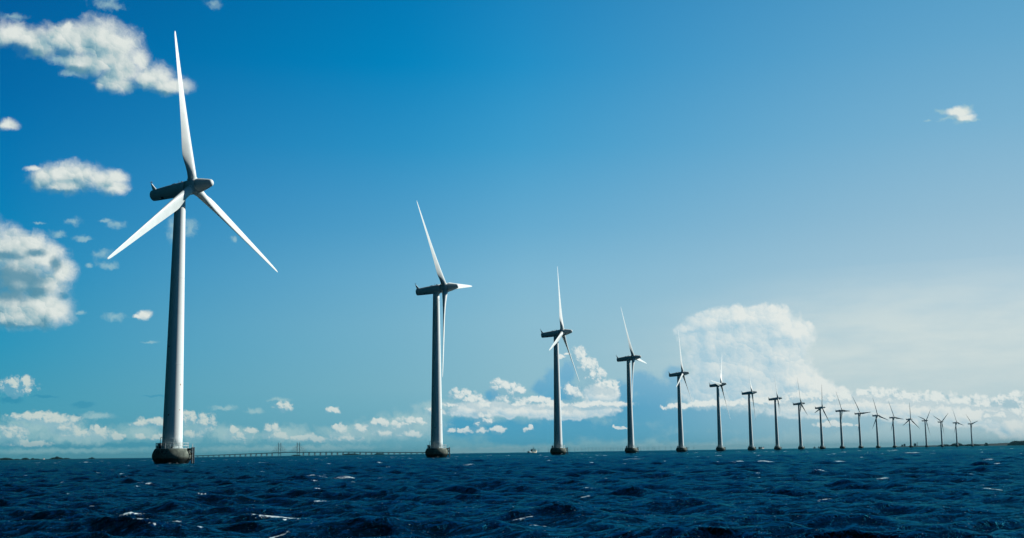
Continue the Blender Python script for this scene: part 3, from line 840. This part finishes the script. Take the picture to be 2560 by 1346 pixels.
# ------------------------------------------------------------------ shores
def shore(name, dist, pts, depth, mat):
    """low land: a ridge whose height (in photograph pixels) is given per column"""
    mb = MB(); a_, b_, c_, d_ = [], [], [], []
    xs0 = np.arange(pts[0][0], pts[-1][0] + .1, 3.0)
    for px in xs0:
        hp = float(np.interp(px, [p[0] for p in pts], [p[1] for p in pts]))
        p = at(px, dist); h = hp * dist / FPX * (1 + .10 * (random.random() - .5))
        out = Vector((p.x, p.y, 0)).normalized()
        a_.append(mb.bm.verts.new(p + Vector((0, 0, -1.5)))); b_.append(mb.bm.verts.new(p + out * depth * .12 + Vector((0, 0, h * .55))))
        c_.append(mb.bm.verts.new(p + out * depth * .4 + Vector((0, 0, h)))); d_.append(mb.bm.verts.new(p + out * depth + Vector((0, 0, -1.5))))
    for u, v in ((a_, b_), (b_, c_), (c_, d_)):
        for k in range(len(u) - 1):
            f = mb.bm.faces.new((u[k], u[k + 1], v[k + 1], v[k])); f.smooth = True
    return mb.build(name, mat)


tag(shore('left_shore', 6500, [(-300, 2.2), (0, 2.2), (40, 1.6), (250, 1.0), (400, .5), (480, .15), (640, .1)], 900, M_land), 'low dark shore along the horizon at the left', 'shore', kind='structure')
tag(shore('right_shore', 7000, [(2225, .2), (2240, 2.0), (2300, 3.0), (2340, 3.5), (2400, 4.5), (2460, 5.0), (2520, 7.5), (2570, 8.5), (2760, 9), (2960, 3)], 1600, M_land), 'low blue wooded shore rising along the horizon at the right', 'shore', kind='structure')
tag(shore('flat_shore', 9000, [(690, .05), (725, .7), (800, .5), (860, .9), (950, .7), (1010, .05)], 500, M_land), 'flat island shore below the bridge deck', 'shore', kind='structure')


def clump(px0, px1, hpx, dist, label, peaky=0., base=0.3, n=None):
    c = at((px0 + px1) / 2, dist)
    s = dist / FPX
    w = (px1 - px0) * s
    mb = MB(); n = n or max(5, int((px1 - px0) * 1.2))
    for k in range(n):
        f = (k + .5) / n
        prof = (1 - (2 * f - 1) ** 4) * (.8 + .2 * random.random()) + peaky * math.exp(-((f - .55) / .12) ** 2)
        h = max(.35, prof) * hpx * s * (.8 if px1 < 300 else 1)
        mb.blob(((f - .5) * w, random.uniform(-12, 12) + 40, h * .5), (w / n * 1.1 + 2, 9, h * .56), .16)
    o = mb.build('tree_clump', M_tree); o.location = (c.x, c.y, base * s)
    o.rotation_euler.z = -math.atan2(c.x, c.y)
    tag(o, label, 'trees', 'clumps of trees along the far shores')
    return o


clump(-8, 33, 6.0, 6500, 'low dark clump of trees on the left shore, at the left edge of the frame', .25)
clump(35, 49, 3.2, 6500, 'small low bush clump right of the tree clump at the left edge')
clump(54, 72, 6.0, 6500, 'flat topped block of trees on the left shore between two gaps')
clump(78, 86, 5.0, 6500, 'narrow round tree clump beside the flat topped block of trees')
clump(87, 98, 3.2, 6500, 'low hedge like tree clump left of the white house')
clump(125, 158, 6.0, 6500, 'long dark tree clump on the left shore with one crown standing taller', .5)
clump(158, 174, 3.6, 6500, 'low tapering bushes trailing right of the long tree clump')
clump(222, 236, 3.6, 6500, 'lone small tree clump between the white house and the nearest turbine', .3)
clump(729, 752, 2.6, 9000, 'tree clump on the island under the right pylon of the bridge')
clump(856, 898, 3.6, 9000, 'broad rounded tree clump on the island in front of the bridge piers')
clump(936, 960, 3.6, 9000, 'small rounded tree clump on the island, right of the broad clump')
clump(2345, 2376, 5.2, 7000, 'flat wooded bank behind the third turbine from the right end')
clump(2376, 2408, 7.2, 7000, 'taller dark wood behind the second turbine from the right end', .2)
clump(2412, 2450, 5.4, 7000, 'low wood on the right shore behind the last turbine')
clump(2462, 2470, 7.5, 7000, 'lone crown standing above the right shore past the last turbine')
clump(2522, 2575, 11.5, 7000, 'high wooded hilltop at the right edge of the frame')

ho = link('house', None); p = at(109.6, 6300); ho.location = (p.x, p.y, 1); ho.rotation_euler.z = R(58)
tag(ho, 'small bright white house on the left shore between tree clumps', 'house')
MB().box((0, 0, 2.2), (7, 6, 4.6)).build('wall', M_house, ho)
MB().prism([(-3.8, -3.4, 4.52), (3.8, -3.4, 4.52), (0, -3.4, 7.4)], (0, 6.8, 0)).build('roof', M_roof, ho)

def block(name, px, wpx, hpx, label, cat, tower=False, dist=6900):
    p = at(px, dist); s = dist / FPX
    r = link(name, None); r.location = (p.x, p.y, 4)
    tag(r, label, cat)
    if tower:
        MB().tube((0, 0, 0), (0, 0, hpx * s), wpx * s * .5, wpx * s * .36, seg=16).build('shaft', M_bldg, r)
        MB().tube((0, 0, hpx * s), (0, 0, hpx * s + 1.5), wpx * s * .48, seg=16).build('cap', M_roof, r)
    else:
        MB().box((0, 0, hpx * s / 2), (wpx * s, 14, hpx * s)).build('wall', M_bldg, r)
        MB().box((wpx * s * .12, 0, hpx * s + 1), (wpx * s * .5, 9, 2.2)).box((0, 0, hpx * s + .3), (wpx * s + .6, 14.6, .5)).build('roof', M_roof, r)
block('industrial_building', 2255.5, 2.6, 3.4, 'small low building on the right shore left of the other buildings', 'building')
block('industrial_building', 2261.5, 3.0, 5.2, 'small square building on the right shore, left of the fifteenth turbine', 'building')
block('industrial_building', 2288, 4.0, 6.2, 'wide square building on the right shore beside the chimney', 'building')
block('chimney', 2293.6, 1.6, 9.5, 'thin chimney on the right shore beside a square building', 'chimney', True)

# ------------------------------------------------------------------ vessels
def yaw_to(o, px):
    p = o.location; o.rotation_euler.z = -math.atan2(p.x, p.y)

sh = link('cargo_ship', None); p = at(1329.5, 2700); sh.location = (p.x, p.y, 0); yaw_to(sh, 1329); sh.rotation_euler.z += R(50); sh.scale = (1.45, 1, 1)
tag(sh, 'small cream and dark teal cargo ship on the horizon left of the third turbine', 'ship')
def hull_rings(x0, x1, b, top0, top1):
    rg = []
    for k in range(9):
        f = k / 8; x = x0 + (x1 - x0) * f
        w = b * (1 - max(0, (.35 - f) / .35) ** 2 * .92)
        zt = top0 + (top1 - top0) * min(1, f * 1.6)
        rg.append([(x, -w, zt), (x, -w * .8, -1.5), (x, w * .8, -1.5), (x, w, zt)])
    return rg
MB().loft(hull_rings(-10.2, -1.6, 3.6, 4.3, 2.6)).build('bow', M_teal, sh)
MB().loft([[(-1.58, -3.6, 2.5), (-1.58, -2.9, -1.5), (-1.58, 2.9, -1.5), (-1.58, 3.6, 2.5)], [(9.2, -3.6, 2.5), (9.2, -2.9, -1.5), (9.2, 2.9, -1.5), (9.2, 3.6, 2.5)], [(10.2, -3.2, 3.8), (10.2, -2.6, -.6), (10.2, 2.6, -.6), (10.2, 3.2, 3.8)]]).build('hull', M_cream, sh)
MB().prism([(-.4, -2.6, 2.6), (7.0, -2.6, 2.6), (7.4, -2.6, 5.0), (8.4, -2.6, 7.4), (4.2, -2.6, 10.2), (-1.2, -2.6, 7.4), (-.2, -2.6, 5.2)], (0, 5.2, 0)).build('superstructure', M_teal, sh)
MB().tube((3.9, 0, 10), (3.9, 0, 16.2), .38, .2).box((3.9, 0, 12.8), (1.6, .3, .3)).build('mast', M_teal, sh)
MB().tube((-6.6, 0, 4), (-6.6, 0, 11.5), .22, .12).build('derrick', M_teal, sh)
MB().prism([(8.5, -2.4, 3.6), (10.2, -2.4, 3.6), (10.2, -2.4, 6.4), (8.9, -2.4, 6.0)], (0, 4.8, 0)).build('stern_house', M_cream, sh)

fr = link('ferry', None); p = at(1904, 4600); fr.location = (p.x, p.y, 0); yaw_to(fr, 1904); fr.rotation_euler.z += R(48); fr.scale = (1.35, 1, 1)
tag(fr, 'small teal and white ferry on the horizon between the seventh and eighth turbines', 'ferry')
s = 4600 / FPX
MB().loft([[(-7 * s, -4, 3), (-6.2 * s, -3, -1), (-6.2 * s, 3, -1), (-7 * s, 4, 3)], [(6.2 * s, -4, 3), (6 * s, -3, -1), (6 * s, 3, -1), (6.2 * s, 4, 3)]]).build('hull', M_teal, fr)
MB().box((-3.2 * s, 0, 6), (6.2 * s, 7, 6)).box((-3.2 * s, 0, 9.4), (6.8 * s, 7.4, .7)).build('superstructure', M_teal, fr)
MB().box((3.0 * s, 0, 4.6), (5.2 * s, 7, 3.2)).box((1.6 * s, 0, 7), (1.6 * s, 6, 1.6)).build('deck_house', M_house, fr)
MB().prism([(4.6 * s, -2, 6.3), (5.8 * s, -2, 6.3), (5.6 * s, -2, 9.4), (4.9 * s, -2, 9.4)], (0, 4, 0)).build('funnel', M_teal, fr)


def sailboat(px, hpx, dist, label, wide=1.0):
    s = dist / FPX; p = at(px, dist)
    r = link('sailing_boat', None); r.location = (p.x, p.y, 0); yaw_to(r, px)
    tag(r, label, 'sailing boat')
    L = hpx * s * .42 * wide
    MB().loft([[(-L, -.25, 1.2), (-L * .9, -.2, -.4), (-L * .9, .2, -.4), (-L, .25, 1.2)], [(0, -L * .28, .9), (0, -L * .2, -.5), (0, L * .2, -.5), (0, L * .28, .9)], [(L, -L * .2, .9), (L * .9, -L * .14, -.4), (L * .9, L * .14, -.4), (L, L * .2, .9)]]).build('hull', M_teal, r)
    MB().tube((0, 0, .8), (0, 0, hpx * s), .12, .07, seg=6).build('mast', M_dark, r)
    MB().prism([(.15, -.06, 1.8), (L * .95, -.06, 1.9), (.6, -.06, hpx * s * .6), (.15, -.06, hpx * s * .97)], (0, .12, 0)).build('mainsail', M_sail, r)
    MB().prism([(-.15, -.05, hpx * s * .8), (-L * .95, -.05, 1.4), (-.2, -.05, 1.8)], (0, .1, 0)).build('jib', M_sail, r)
sailboat(1159.5, 3.4, 5200, 'tiny dark sailing boat on the horizon right of the second turbine')
sailboat(2036.5, 6.2, 4300, 'broad dark sailing boat on the horizon left of the tenth turbine', 1.5)
sailboat(2046.8, 7.4, 4300, 'slim dark sailing boat beside the base of the tenth turbine', .7)

# ------------------------------------------------------------------ air
hz = MB().box((0, 0, 112), (150000, 150000, 240))
M_haze = bpy.data.materials.new('haze_air'); M_haze.use_nodes = True
hn = M_haze.node_tree; hn.nodes.clear()
pv = hn.nodes.new('ShaderNodeVolumePrincipled'); ho_ = hn.nodes.new('ShaderNodeOutputMaterial')
pv.inputs['Color'].default_value = (.10, .36, .46, 1); pv.inputs['Density'].default_value = 1.7e-5
pv.inputs['Anisotropy'].default_value = .0
hn.links.new(pv.outputs[0], ho_.inputs['Volume'])
hz = hz.build('haze', M_haze)
tag(hz, 'thin pale blue air between the camera and the horizon', 'haze', kind='stuff')

# ------------------------------------------------------------------ render settings
vs_ = scene.view_settings
vs_.view_transform = 'Standard'; vs_.look = 'None'; vs_.exposure = EXPO; vs_.gamma = 1; vs_.use_curve_mapping = False
cy = scene.cycles
cy.max_bounces = 5; cy.diffuse_bounces = 3; cy.glossy_bounces = 3; cy.transmission_bounces = 2; cy.volume_bounces = 0
cy.caustics_reflective = False; cy.caustics_refractive = False
cy.sample_clamp_indirect = 4; cy.sample_clamp_direct = 1.0
try:
    cy.use_denoising = True
except Exception:
    pass
